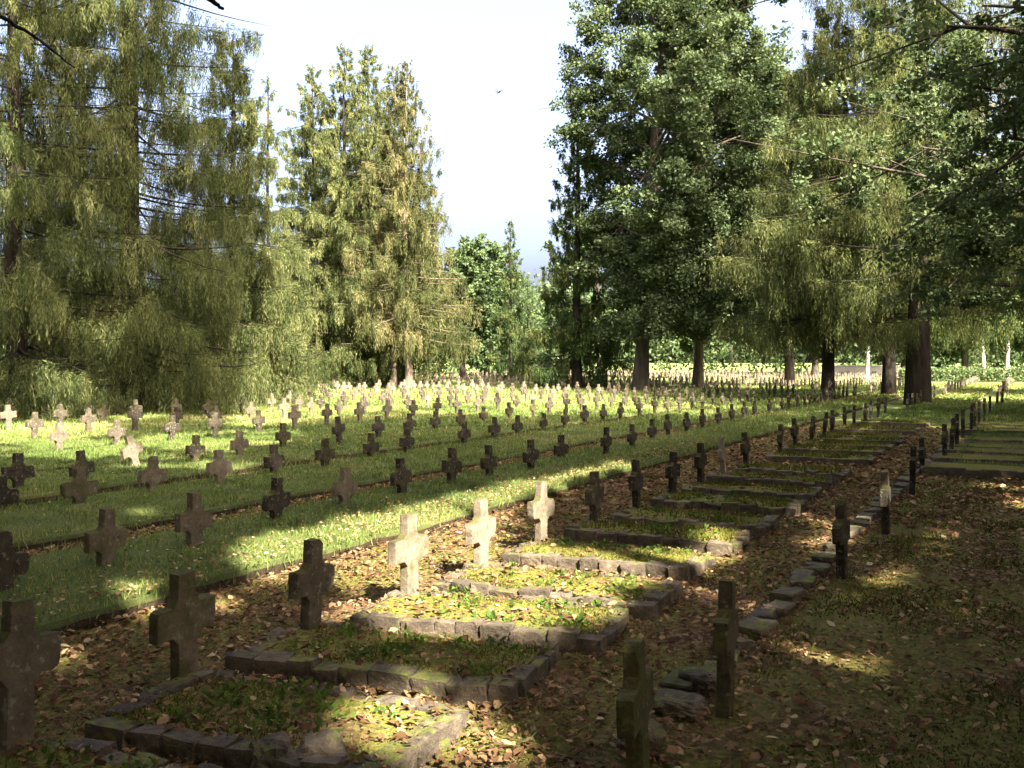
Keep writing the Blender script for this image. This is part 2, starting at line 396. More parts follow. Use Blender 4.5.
# special looks for the near ones: pale (raised for sunlit ones), moss, look word
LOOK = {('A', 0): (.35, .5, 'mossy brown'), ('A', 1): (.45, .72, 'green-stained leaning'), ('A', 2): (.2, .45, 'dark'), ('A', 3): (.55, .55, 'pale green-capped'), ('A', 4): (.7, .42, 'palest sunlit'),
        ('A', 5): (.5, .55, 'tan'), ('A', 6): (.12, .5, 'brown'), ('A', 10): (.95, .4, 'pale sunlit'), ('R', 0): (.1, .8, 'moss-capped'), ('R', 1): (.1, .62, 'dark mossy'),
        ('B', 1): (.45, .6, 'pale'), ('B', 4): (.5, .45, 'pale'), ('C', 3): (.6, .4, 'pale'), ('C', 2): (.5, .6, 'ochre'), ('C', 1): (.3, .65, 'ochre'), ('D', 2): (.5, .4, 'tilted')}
ROWTXT = {'A': 'row of kerbed graves', 'R': 'row along the path edging', 'B': 'first lawn row left of kerbed graves', 'C': 'second lawn row left of kerbed graves', 'D': 'third lawn row left of kerbed graves'}
for k in range(1, 17): ROWTXT['L%02d' % k] = ordw(k + 2) + ' lawn row left of kerbed graves'
for k in range(1, 5): ROWTXT['Q%d' % k] = ordw(k - 1) + ' row right of the path edging'
vis = [c for c in crosses if infr(c[1], c[2])]
vis.sort(key=lambda c: c[2])
near, far = vis[:300], vis[300:]
cnt = {}
byrow = {}
for c in near: byrow.setdefault(c[0], []).append(c)
for key, lst in byrow.items():
    lst.sort(key=lambda c: to_sv(c[1], c[2])[0])
    for i, c in enumerate(lst):
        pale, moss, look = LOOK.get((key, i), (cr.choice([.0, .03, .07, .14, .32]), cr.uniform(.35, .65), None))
        if (key, i) not in LOOK and (key in 'AR' or (key == 'B' and i > 4) or (key in 'CD' and i > 4)): pale *= .1  # darker base for crosses standing in shade: shade put into the colour
        if look is None: look = 'weathered'
        o = bpy.data.objects.new('grave_cross', CROSS[cr.randrange(14)]); COL.objects.link(o)
        o.location = (c[1], c[2], c[3] - (.66 - c[4]))
        tl = R(2.2)
        o.rotation_euler = (cr.gauss(0, tl), cr.gauss(0, tl), ROWANG + cr.gauss(0, R(2.5)))
        if (key, i) == ('D', 2): o.rotation_euler[1] = R(-16)
        if (key, i) == ('A', 1): o.rotation_euler[1] = R(-3)
        if (key, i) == ('R', 1): o.rotation_euler[2] = ROWANG + R(7)
        if (key, i) == ('R', 0): o.rotation_euler[2] = ROWANG + R(9)
        sc = cr.uniform(.95, 1.06); o.scale = (sc, 1.0, 1.0)
        if key == 'A' and i >= 5: o.scale[0] *= .86
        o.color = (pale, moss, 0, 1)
        if key == 'R': lab = f'{look} stone cross, {ordw(i)} from near end of {ROWTXT[key]}'
        else: lab = f'{look} stone cross, {ordw(i)} from near end of {ROWTXT[key]}'
        tag(o, lab, 'grave cross', 'stone crosses in ' + ('the ' + ROWTXT[key]))
# the rest far away: one mass
V = []; Fq = []; nb = 0
src = []
for me in CROSS[:3]:
    # light outline copy of the cross for the mass
    w0, hw, ah, a_, ch, H, T = .064, .195, .155, .16, .035, .66, .043
    za = H - a_; zb = za - ah
    half = [(w0, -.1), (w0, zb - ch), (w0 + ch, zb), (hw, zb), (hw, za), (w0 + ch, za), (w0, za + ch), (w0, H)]
    src.append(half)
half = src[0]; pts = np.array(half + [(-x, z) for x, z in reversed(half)])
npt = len(pts)
local = np.concatenate([np.stack([pts[:, 0], np.full(npt, -T), pts[:, 1]], 1), np.stack([pts[:, 0], np.full(npt, T), pts[:, 1]], 1)])
k8 = 8
lf = []
for j in range(npt): lf.append((j, (j + 1) % npt, npt + (j + 1) % npt, npt + j))
for j in range(k8 - 1):
    lf.append((j, j + 1, npt - 2 - j, npt - 1 - j)); lf.append((npt + j + 1, npt + j, 2 * npt - 1 - j, 2 * npt - 2 - j))
lf = np.array(lf)
acc = Acc()
for c in far:
    a = ROWANG + cr.gauss(0, .05); s_ = cr.uniform(.9, 1.1)
    ca, sa = math.cos(a), math.sin(a); tl = cr.gauss(0, .04)
    l = local.copy(); l[:, 2] *= s_
    l[:, 0] += l[:, 2] * tl
    wv = np.stack([c[1] + l[:, 0] * ca - l[:, 1] * sa, c[2] + l[:, 0] * sa + l[:, 1] * ca, c[3] - (.66 - c[4]) + l[:, 2]], 1)
    acc.add(wv, lf)
if acc.n:
    o = link('distant_crosses', acc.mesh('distant_crosses'), M['cross']); o.color = (.34, .4, 0, 1)
    tag(o, 'mass of tiny stone crosses in rows at the far end of the lawn', 'grave crosses', None, 'stuff')

# ------------------------------------------------------------------ kerb stones
def stone_mesh(seed, rough=.1, roundness=.0):
    bm = bmesh.new(); bmesh.ops.create_cube(bm, size=1)
    bmesh.ops.subdivide_edges(bm, edges=bm.edges, cuts=7, use_grid_fill=True)
    for v in bm.verts:
        p = v.co * 2
        q = Vector((p.x * math.sqrt(1 - p.y ** 2 / 2 - p.z ** 2 / 2 + p.y ** 2 * p.z ** 2 / 3), p.y * math.sqrt(1 - p.z ** 2 / 2 - p.x ** 2 / 2 + p.z ** 2 * p.x ** 2 / 3), p.z * math.sqrt(1 - p.x ** 2 / 2 - p.y ** 2 / 2 + p.x ** 2 * p.y ** 2 / 3)))
        r8 = (abs(p.x) ** 20 + abs(p.y) ** 20 + abs(p.z) ** 20) ** (1 / 20)
        box = p / max(r8, 1e-6) * max(abs(p.x), abs(p.y), abs(p.z))
        n = mnoise.noise(p * 1.1 + Vector((seed * 5.3, 0, 0))) * rough + mnoise.noise(p * 3 + Vector((0, seed * 3.1, 0))) * rough * .5 + mnoise.noise(p * 9 + Vector((seed * 1.7, 2, 0))) * rough * .22
        v.co = (box.lerp(q, roundness)) * .5 * (1 + n)
    me = bpy.data.meshes.new('kerb_stone'); bm.to_mesh(me); bm.free(); me.materials.append(M['stone']); return me
STONES = [stone_mesh(i) for i in range(8)]
ROCKS = [stone_mesh(20 + i, .3, .6) for i in range(4)]
sr = random.Random(5)
def put_stone(parent, x, y, z, L, W, H, ang, rock=False):
    o = bpy.data.objects.new('kerb_stone', sr.choice(ROCKS if rock else STONES)); COL.objects.link(o); o.parent = parent
    o.location = (x, y, z); o.scale = (L, W, H)
    o.rotation_euler = (sr.gauss(0, .06), sr.gauss(0, .06), ang + sr.gauss(0, .07)); return o

# beds: local frame x along V (head -> foot), y along u
BED_L, BED_W, KH = 1.85, .74, .105
beds = []     # s of the cross, for litter and moss
def bed_xy(bd_, y, x):
    a = math.atan2(V2[1], V2[0]) + bd_[6]; c, s_ = math.cos(a), math.sin(a)
    return bd_[5][0] + x * c - y * s_, bd_[5][1] + x * s_ + y * c
def bed_local(bd_, X, Y):
    a = math.atan2(V2[1], V2[0]) + bd_[6]; c, s_ = math.cos(a), math.sin(a); X = X - bd_[5][0]; Y = Y - bd_[5][1]
    return -X * s_ + Y * c, X * c + Y * s_
acs = sorted([to_sv(c[1], c[2]) for c in crosses if c[0] == 'A'])
acs = [a for a in acs if a[0] < 24]
nbed = 0
for i, (s, v) in enumerate(acs):
    if i + 1 < len(acs) and False: pass
    root_xy = sv(s, v); dl = R((6, 5, 9.5, 10, 5, 3)[i] if i < 6 else 2 + sr.uniform(-1.5, 1.5))
    e = empty('grave_bed', (root_xy[0], root_xy[1], 0), math.atan2(V2[1], V2[0]) + dl)
    tag(e, f'grave bed edged with rough stone blocks, {ordw(i)} from the near end, at a stone cross', 'grave bed', 'kerbed grave beds along the crosses')
    gap = 1.12
    if i + 1 < len(acs): gap = min(gap, acs[i + 1][0] - s)
    wd = min(BED_W, gap - .26)
    y0, y1, x0, x1 = -.59, wd - .59, (.0 if i == 1 else -.09) + sr.uniform(-.04, .03), 1.53 + sr.uniform(-.05, .05)
    beds.append((s, y0, y1, x0, x1, root_xy, dl))
    # fill: gently domed
    gxn, gyn = 16, 9
    X, Y = np.meshgrid(np.linspace(x0 + .05, x1 - .05, gxn), np.linspace(y0 + .05, y1 - .05, gyn))
    Z = .078 + .018 * np.array([[mnoise.noise(Vector((a * 3, b * 3, i * 2.2))) for a in X[0]] for b in Y[:, 0]]) + .02 * (1 - np.abs(np.linspace(-1, 1, gyn))[:, None] ** 2)
    vv = np.stack([X, Y, Z], -1).reshape(-1, 3)
    ii = np.arange(gyn - 1)[:, None] * gxn + np.arange(gxn - 1)[None]
    ff = np.stack([ii, ii + 1, ii + gxn + 1, ii + gxn], -1).reshape(-1, 4)
    link('soil_fill', np_mesh('soil_fill', vv, ff, None, True), M['bed'], e)
    if i < 12:
        for side in (0, 1):
            x = x0
            while x < x1 - .06:
                L = min(sr.uniform(.13, .25), x1 - x)
                hgtk = KH * sr.uniform(.82, 1.18) - (.03 if side else 0)
                put_stone(e, x + L / 2, (y0 if side == 0 else y1) + sr.gauss(0, .013), hgtk / 2 - .02, L * .97, .125 * sr.uniform(.9, 1.1), hgtk + .04, 0)
                x += L
        for xe in (x0, x1):
            y = y0 + .07
            while y < y1 - .09:
                L = min(sr.uniform(.18, .26), y1 - .06 - y)
                put_stone(e, xe - (.05 if xe == x1 else -.05) + sr.gauss(0, .006), y + L / 2, KH / 2 - .02 + sr.gauss(0, .008), L * .95, .13, KH * sr.uniform(.85, 1.15) + .03, math.pi / 2)
                y += L
    else:
        acc = Acc()
        bmv = np.array([[v_.co.x, v_.co.y, v_.co.z] for v_ in STONES[0].vertices]); bmf = np.array([list(p.vertices) for p in STONES[0].polygons])
        def st(cx, cy, L, W, H, rot):
            q = bmv * np.array([L, W, H])
            if rot: q = q[:, [1, 0, 2]] * np.array([-1, 1, 1])
            acc.add(q + np.array([cx, cy, H / 2 - .04]), bmf)
        for yy in (y0, y1):
            x = x0
            while x < x1 - .05:
                L = min(sr.uniform(.2, .3), x1 - x); st(x + L / 2, yy, L, .13, KH * sr.uniform(1, 1.2) + .02, False); x += L
        for xe in (x0, x1):
            y = y0 + .06
            while y < y1 - .08:
                L = min(sr.uniform(.2, .28), y1 - .05 - y); st(xe, y + L / 2, L, .13, KH + .02, True); y += L
        link('stone_border', acc.mesh('stone_border', False), M['stone'], e)

# large rounded stones at the front of the nearest bed
for (px, py, a, b, h, lab) in [(272, 757, .2, .17, .16, 'lichen-spotted round stone in the front kerb of the nearest bed'), (322, 757, .22, .2, .18, 'rough grey round stone beside the lichen-spotted one'),
                               (470, 604, .26, .1, .05, 'flat pale stone slab lying in a mossy bed behind a pale cross'), (700, 690, .24, .2, .13, 'grey broken kerb rock left of the dark mossy cross'),
                               (678, 712, .26, .2, .1, 'low flat kerb rock behind the moss-capped cross'), (641, 752, .2, .17, .15, 'moss-covered rock at the foot of the moss-capped cross')]:
    x, y = ground(px, py, .06 if 'kerb of' in lab or 'rough' in lab else 0)
    o = bpy.data.objects.new('stone', sr.choice(ROCKS)); COL.objects.link(o); o.location = (x, y, h * .35 + (.07 if 'slab' in lab else 0)); o.scale = (a, b, h); o.rotation_euler = (0, 0, sr.uniform(0, 3))
    tag(o, lab, 'stone')

# path edging along the right-hand row
e = empty('path_edging', (*sv(0, 2.31), 0), ROWANG)
tag(e, 'line of dark flat kerb stones edging the leafy path beside crosses', 'kerb')
x = .15; k = 0
while x < 13 and k < 95:
    L = sr.uniform(.2, .32)
    put_stone(e, x + L / 2, sr.gauss(0, .025), .005 + sr.gauss(0, .012), L * .93, .16 * sr.uniform(.8, 1.15), .12, sr.gauss(0, .08)); x += L + (.01 if sr.random() < .8 else .16); k += 1
# kerbed beds of the right-hand row, farther on
rcs = sorted([to_sv(c[1], c[2]) for c in crosses if c[0] == 'R'])
rcs = [r for r in rcs if 10.2 < r[0] < 25]
for i, (s, v) in enumerate(rcs):
    p = sv(s, 2.54); e = empty('grave_bed', (p[0], p[1], 0), math.atan2(V2[1], V2[0]))
    tag(e, f'grassy kerbed bed right of the edging, {ordw(i)} in its row from the near end', 'grave bed', 'kerbed beds on the right')
    gap = .98 if i + 1 >= len(rcs) else min(.98, rcs[i + 1][0] - s)
    y0, y1, x0, x1 = -gap * .44, gap * .44, -.1, 2.2
    acc = Acc()
    for yy in (y0, y1):
        x = x0
        while x < x1:
            L = sr.uniform(.2, .3); st(x + L / 2, yy, L, .12, .15 * sr.uniform(1, 1.2), False); x += L
    for xe in (x0, x1):
        y = y0 + .06
        while y < y1 - .08:
            L = min(.24, y1 - .05 - y); st(xe, y + L / 2, L, .12, .15, True); y += L
    link('stone_border', acc.mesh('stone_border', False), M['stone'], e)
    X = np.array([(x0 + .04, y0 + .04, .11), (x1 - .04, y0 + .04, .11), (x1 - .04, y1 - .04, .12), (x0 + .04, y1 - .04, .12)])
    link('soil_fill', np_mesh('soil_fill', X, np.array([[0, 1, 2, 3]])), M['bed'], e)

# ------------------------------------------------------------------ grass, moss, leaves
def in_frame_np(x, y, m=30):
    px, py, d = proj(np.stack([x, y, np.full(len(x), .1)], 1))
    return (d > 1) & (px > -m) & (px < 1024 + m) & (py < 790)
def nz(x, y, s, o=0.):        # cheap value noise (numpy)
    return (np.sin(x * s * 1.3 + 1.7 * np.sin(y * s * .9 + o)) + np.sin(y * s * 1.1 + 1.9 * np.sin(x * s * .8 + o * 2))) * .25 + .5
def sv_np(s, v): return O2[0] + s * U2[0] + v * V2[0], O2[1] + s * U2[1] + v * V2[1]
gv, gfn, gt = [], [], []
acc = Acc()
for (a, b, s0, s1, h) in LAWNS:
    for (y0, y1, den, bw, bh) in ((2, 13, 900, .0045, .06), (13, 22, 420, .008, .07), (22, 36, 130, .016, .09), (36, 70, 30, .035, .11)):
        area_s = (s0, min(s1, 75)); n = int((area_s[1] - area_s[0]) * (b - a) * den)
        s = rng.uniform(*area_s, n); v = rng.uniform(a - .01, b + .02, n)
        x, y = sv_np(s, v)
        k = (y > y0) & (y <= y1) & in_frame_np(x, y); x, y, v = x[k], y[k], v[k]
        if not len(x): continue
        n = len(x)
        edge = np.minimum(v - a, b - v)
        z = np.where((b - v < .03) | (v - a < .02), h * rng.uniform(.1, .9, n), h) - .006
        d = np.stack([rng.normal(0, .45, n), rng.normal(0, .45, n), np.ones(n)], 1)
        tnt = np.clip(.38 * nz(x, y, .9) + .4 * nz(x, y, .31, 3.) + .22 * nz(x, y, 3.1, 2.) + rng.normal(-.04, .16, n), 0, 1)
        sc = rng.uniform(.55, 1.2, n) * (1 + .7 * (edge < .09)) * (.75 + .8 * nz(x, y, 5.3, 4.) ** 2)
        acc.add(*kites(np.stack([x, y, z], 1), d, bw, bh * sc, tnt, mid=.3))
gr_o = link('grass', acc.mesh('grass'), M['grass']); tag(gr_o, 'short green grass on the lawn strips between the cross rows', 'grass', None, 'stuff')

# moss and thin grass on beds and on the right-hand ground
acc = Acc()
for bd_ in beds:
    s, y0, y1, x0, x1 = bd_[:5]
    d0 = sv(s, .8)[1]
    n = int((y1 - y0) * (x1 - x0) * (3200 if d0 < 9 else 1500 if d0 < 14 else 600)); sz = 1 if d0 < 9 else 1.6 if d0 < 14 else 2.6
    x, y = bed_xy(bd_, rng.uniform(y0 + .03, y1 - .03, n), rng.uniform(x0 + .04, x1 - .04, n))
    k = (nz(x, y, 3.3, 1.) + rng.normal(0, .12, n)) > (.42 if s < 2.6 else .25); x, y = x[k], y[k]; n = len(x)
    d = np.stack([rng.normal(0, .7, n), rng.normal(0, .7, n), np.ones(n)], 1)
    acc.add(*kites(np.stack([x, y, np.full(n, .082)], 1), d, .004 * sz, rng.uniform(.015, .05, n) * sz, np.clip(nz(x, y, 5.) * .6 + rng.normal(.2, .2, n), 0, 1), mid=.35))
n = 260000; x = rng.uniform(-4, 11, n); y = 2.8 + 13 * rng.uniform(0, 1, n) ** 1.5
s_ = (x - O2[0]) * U2[0] + (y - O2[1]) * U2[1]; v_ = (x - O2[0]) * V2[0] + (y - O2[1]) * V2[1]
k = in_frame_np(x, y) & (v_ > 2.5) & (nz(x, y, 2.1, .5) + .5 * nz(x, y, 6., 2) + rng.normal(0, .12, n) > .6); x, y = x[k], y[k]; n = len(x)
d = np.stack([rng.normal(0, .8, n), rng.normal(0, .8, n), np.ones(n)], 1)
acc.add(*kites(np.stack([x, y, np.zeros(n)], 1), d, .004 + .0003 * y, .015 + .04 * rng.uniform(0, 1, n) ** 2 * np.clip(2 * nz(x, y, 2.6, 7.), .2, 1.6), np.clip(nz(x, y, 4.) * .55 + rng.normal(.0, .22, n), 0, 1), mid=.35))
n = 26000; s = rng.uniform(-3, 14, n); v = rng.uniform(-1.5, 2.5, n); x, y = sv_np(s, v)
k = in_frame_np(x, y) & (nz(x, y, 2.7, 3.5) + rng.normal(0, .1, n) > .66); x, y = x[k], y[k]; n = len(x)
d = np.stack([rng.normal(0, .8, n), rng.normal(0, .8, n), np.ones(n)], 1)
acc.add(*kites(np.stack([x, y, np.zeros(n)], 1), d, .004, rng.uniform(.02, .06, n), np.clip(rng.normal(.3, .2, n), 0, 1), mid=.35))
mo = link('moss', acc.mesh('moss'), M['moss']); tag(mo, 'yellow-green moss and thin grass over the grave beds and right-hand ground', 'moss', None, 'stuff')

# small herbs in the nearer beds
acc = Acc()
for bi, bd_ in enumerate(beds[:9]):
    s, y0, y1, x0, x1 = bd_[:5]
    for _ in range(26 if bi < 4 else 14):
        cs, cv = rng.uniform(y0 + .1, y1 - .08), rng.uniform(x0 + .3, x1 - .15)
        n = int(rng.integers(7, 16)); x, y = bed_xy(bd_, cs + rng.normal(0, .035, n), cv + rng.normal(0, .035, n))
        d = np.stack([rng.normal(0, 1, n), rng.normal(0, 1, n), rng.uniform(.3, 1.2, n)], 1)
        acc.add(*kites(np.stack([x, y, .085 + rng.uniform(0, .04, n)], 1), d, rng.uniform(.008, .016, n), rng.uniform(.03, .06, n), rng.uniform(0, 1, n)))
ho = link('herbs', acc.mesh('herbs'), M['herb']); tag(ho, 'small green leafy weeds growing in the kerbed beds', 'weeds', None, 'stuff')

# fallen leaves: folded along the rib
def leaf_litter(acc, x, y, z, size, tint):
    n = len(x); yaw = rng.uniform(0, 6.283, n)
    up = np.stack([rng.normal(0, .38, n), rng.normal(0, .38, n), np.ones(n)], 1); up /= np.linalg.norm(up, axis=1, keepdims=True)
    a = np.stack([np.cos(yaw), np.sin(yaw), np.zeros(n)], 1); a -= up * np.sum(a * up, 1, keepdims=True); a /= np.linalg.norm(a, axis=1, keepdims=True)
    b = np.cross(up, a)
    c = np.stack([x, y, z], 1); sl = size[:, None]; wd = (size * rng.uniform(.45, .75, n))[:, None]; cu = rng.uniform(.05, .35, n)[:, None]; bend = rng.uniform(-.25, .25, n)[:, None]
    p0 = c - a * sl; p3 = c + a * sl + up * sl * bend
    pL = c - a * sl * .3 + b * wd + up * wd * cu; pL2 = c + a * sl * .45 + b * wd * .7 + up * wd * cu
    pR = c - a * sl * .3 - b * wd + up * wd * cu; pR2 = c + a * sl * .45 - b * wd * .7 + up * wd * cu
    v = np.stack([p0, pL, pL2, p3, pR2, pR], 1).reshape(-1, 3)
    i = np.arange(n)[:, None] * 6
    f = np.concatenate([i + np.array([[0, 1, 2, 3]]), i + np.array([[0, 3, 4, 5]])])
    acc.add(v, f, np.repeat(tint, 6))
acc = Acc()
# leafy strip and gaps
n = 125000; s = rng.uniform(-3.2, 22, n); v = rng.uniform(-1.5, 2.5, n); x, y = sv_np(s, v)
inbed = np.zeros(n, bool)
for bd_ in beds:
    ly, lx = bed_local(bd_, x, y); inbed |= (ly > bd_[1]) & (ly < bd_[2]) & (lx > bd_[3]) & (lx < bd_[4])
keep = in_frame_np(x, y) & (rng.uniform(0, 1, n) < np.where(inbed, np.where(s < 2.6, .55, .13), 1.) * np.clip((7. / y) ** 1.4, .12, 1))
x, y, inb = x[keep], y[keep], inbed[keep]; n = len(x)
leaf_litter(acc, x, y, np.where(inb, .1, .012) + rng.uniform(0, .02, n), (.008 + .027 * rng.uniform(0, 1, n) ** 3.2) * np.clip(y / 8, 1, 1.7), np.clip(rng.beta(1.4, 2.9, n) + .05 * np.where(inb, 1, 0), 0, 1))
# right-hand ground
n = 95000; x = rng.uniform(-.5, 12, n); y = 2.8 + 15 * rng.uniform(0, 1, n) ** 1.3
v_ = (x - O2[0]) * V2[0] + (y - O2[1]) * V2[1]
k = in_frame_np(x, y) & (v_ > 2.45) & (rng.uniform(0, 1, n) < .3 + .7 * (nz(x, y, 1.6, 4.) > .47)); x, y = x[k], y[k]; n = len(x)
leaf_litter(acc, x, y, .014 + rng.uniform(0, .018, n), (.009 + .028 * rng.uniform(0, 1, n) ** 2.6) * np.clip(y / 8, 1, 1.5), np.clip(rng.beta(1.5, 2.3, n), 0, 1))
# strip by the first lawn row, and a scatter on the lawns
n = 16000; s = rng.uniform(-6, 22, n); v = rng.uniform(-4.0, -3.4, n); x, y = sv_np(s, v); k = in_frame_np(x, y); x, y = x[k], y[k]; n = len(x)
leaf_litter(acc, x, y, .012 + rng.uniform(0, .02, n), rng.uniform(.02, .04, n), rng.beta(1.8, 2.2, n))
n = 9000; s = rng.uniform(-8, 14, n); v = np.where(rng.uniform(0, 1, n) < .5, rng.uniform(-9, -1.45, n), -1.45 - np.abs(rng.normal(0, .5, n))); x, y = sv_np(s, v); k = in_frame_np(x, y); x, y, v = x[k], y[k], v[k]; n = len(x)
leaf_litter(acc, x, y, .13 + rng.uniform(0, .02, n), rng.uniform(.009, .022, n), np.clip(rng.beta(1.7, 2, n), 0, 1))
lo = link('fallen_leaves', acc.mesh('fallen_leaves'), M['litter']); tag(lo, 'brown and yellow fallen leaves scattered over path, beds and grass', 'leaves', None, 'stuff')

acc = Acc(); n = 900; s = rng.uniform(-3, 12, n); v = rng.uniform(-1.4, 7, n); x, y = sv_np(s, v); k = in_frame_np(x, y); x, y = x[k], y[k]
for a_, b_ in zip(x, y):
    th = rng.uniform(0, 6.28); L = rng.uniform(.05, .22); p0 = np.array([a_, b_, .03]); dv = np.array([math.cos(th), math.sin(th), rng.normal(0, .08)])
    pts = p0 + dv * np.linspace(0, L, 4)[:, None] + rng.normal(0, .006, (4, 3)); tube(acc, pts, [.003, .003, .0025, .0015], 4)
tw = link('twigs', acc.mesh('twigs'), M['bark_pale']); tag(tw, 'thin dry twigs strewn among the fallen leaves', 'twigs', None, 'stuff')
# ------------------------------------------------------------------ trees
def spruce(seed, H, Rm, z0, nb, per, sl, sw, slen, trunk_r, k=6, weep=1.0, sparse=0.0, taper=1.0, one_side=None, pw=.75, gap=False):
    g = np.random.default_rng(seed); tr = Acc(); cr_ = Acc()
    zz = np.linspace(-.2, H, 14)
    wob = np.stack([np.cumsum(g.normal(0, .03, 14)), np.cumsum(g.normal(0, .03, 14)), zz], 1); wob[0, :2] = wob[1, :2] = 0
    rad = trunk_r * (1 - zz / (H * 1.01)) ** .9 + .015; rad[0] *= 1.25; rad[1] *= 1.05
    tube(tr, wob, rad, 10)
    hs = z0 + (H - z0) * (np.linspace(0, 1, nb) ** 1.05) + g.normal(0, .12, nb); hs = np.clip(hs, z0 * .8, H - .15)
    for i, z in enumerate(hs):
        f = min(1, max(0, (z - z0) / (H - z0)))
        L = Rm * ((1 - f) ** pw * taper + .05) * g.uniform(.62, 1.12)
        if g.uniform() < .1: L *= 1.2
        az = i * 2.39996 + g.normal(0, .4)
        if gap and math.cos(az + math.pi / 2) > .72: L *= .3
        dr = np.array([math.cos(az), math.sin(az), 0]); sd_ = np.array([-dr[1], dr[0], 0])
        a = -.38 * weep * (1 - f) + .25 * f + g.normal(0, .08); b = (.22 * (1 - f) - .1 * f) * weep
        bx = np.array([np.interp(z, zz, wob[:, 0]), np.interp(z, zz, wob[:, 1]), z])
        t = np.linspace(0, 1, 6)[:, None]
        pts = bx + dr * L * t + np.array([0, 0, 1.]) * L * (a * t + b * t * t) + sd_ * (L * .08 * g.normal() * t * t)
        tube(tr, pts, np.linspace(max(.011, .009 * L), .004, 6) * 1.2, 4)
        if one_side is not None and math.cos(az - one_side) > .3 and g.uniform() < .75: dens = .25
        else: dens = 1 - sparse
        n = max(3, int(per * L * dens * (1.2 - .5 * f)))
        ng = max(2, int(n / 6)); gt_ = g.uniform(.1, 1, ng) ** .75; gl_ = g.uniform(-1, 1, ng); gi = g.integers(0, ng, n)
        tt = np.clip(gt_[gi] + g.normal(0, .03, n), .05, 1.02)
        lat = (gl_[gi] + g.normal(0, .1, n)) * .26 * L * np.clip(1.05 - tt, .02, 1) ** .6
        o = bx + dr * (L * tt)[:, None] + np.array([0, 0, 1.]) * (L * (a * tt + b * tt * tt) - np.abs(lat) * .35)[:, None] + sd_ * lat[:, None]
        ln = slen * (g.uniform(.35, 1.15, ng)[gi] * g.uniform(.6, 1.05, n)) * (.35 + .65 * (1 - f)) * (.5 + .5 * min(1, L / 2))
        fr = (np.arange(k) + g.uniform(0, 1, (n, k))) / k
        sway = g.normal(0, .05, (n, 1, 2)) * fr[..., None] * ln[:, None, None] * 2
        c = np.repeat(o[:, None], k, 1); c[..., 2] -= fr * ln[:, None]; c[..., :2] += g.normal(0, .03, (n, k, 2)) + sway
        d = np.stack([g.normal(0, .34, (n, k)), g.normal(0, .34, (n, k)), -np.ones((n, k))], -1)
        top = fr < .18; d[top] = dr * 1.2 + g.normal(0, .6, (top.sum(), 3))
        tb = np.clip(g.normal(.42, .2, ng)[gi][:, None] + g.normal(0, .1, (n, 1)) + g.normal(0, .1, (n, k)) + g.normal(0, .1), 0, 1)
        m_ = n * k
        cr_.add(*kites(c.reshape(m_, 3), d.reshape(m_, 3), sw * g.uniform(.6, 1.2, m_), sl * g.uniform(.6, 1.25, m_), tb.ravel()))
    return tr.mesh('trunk', True), cr_.mesh('crown')

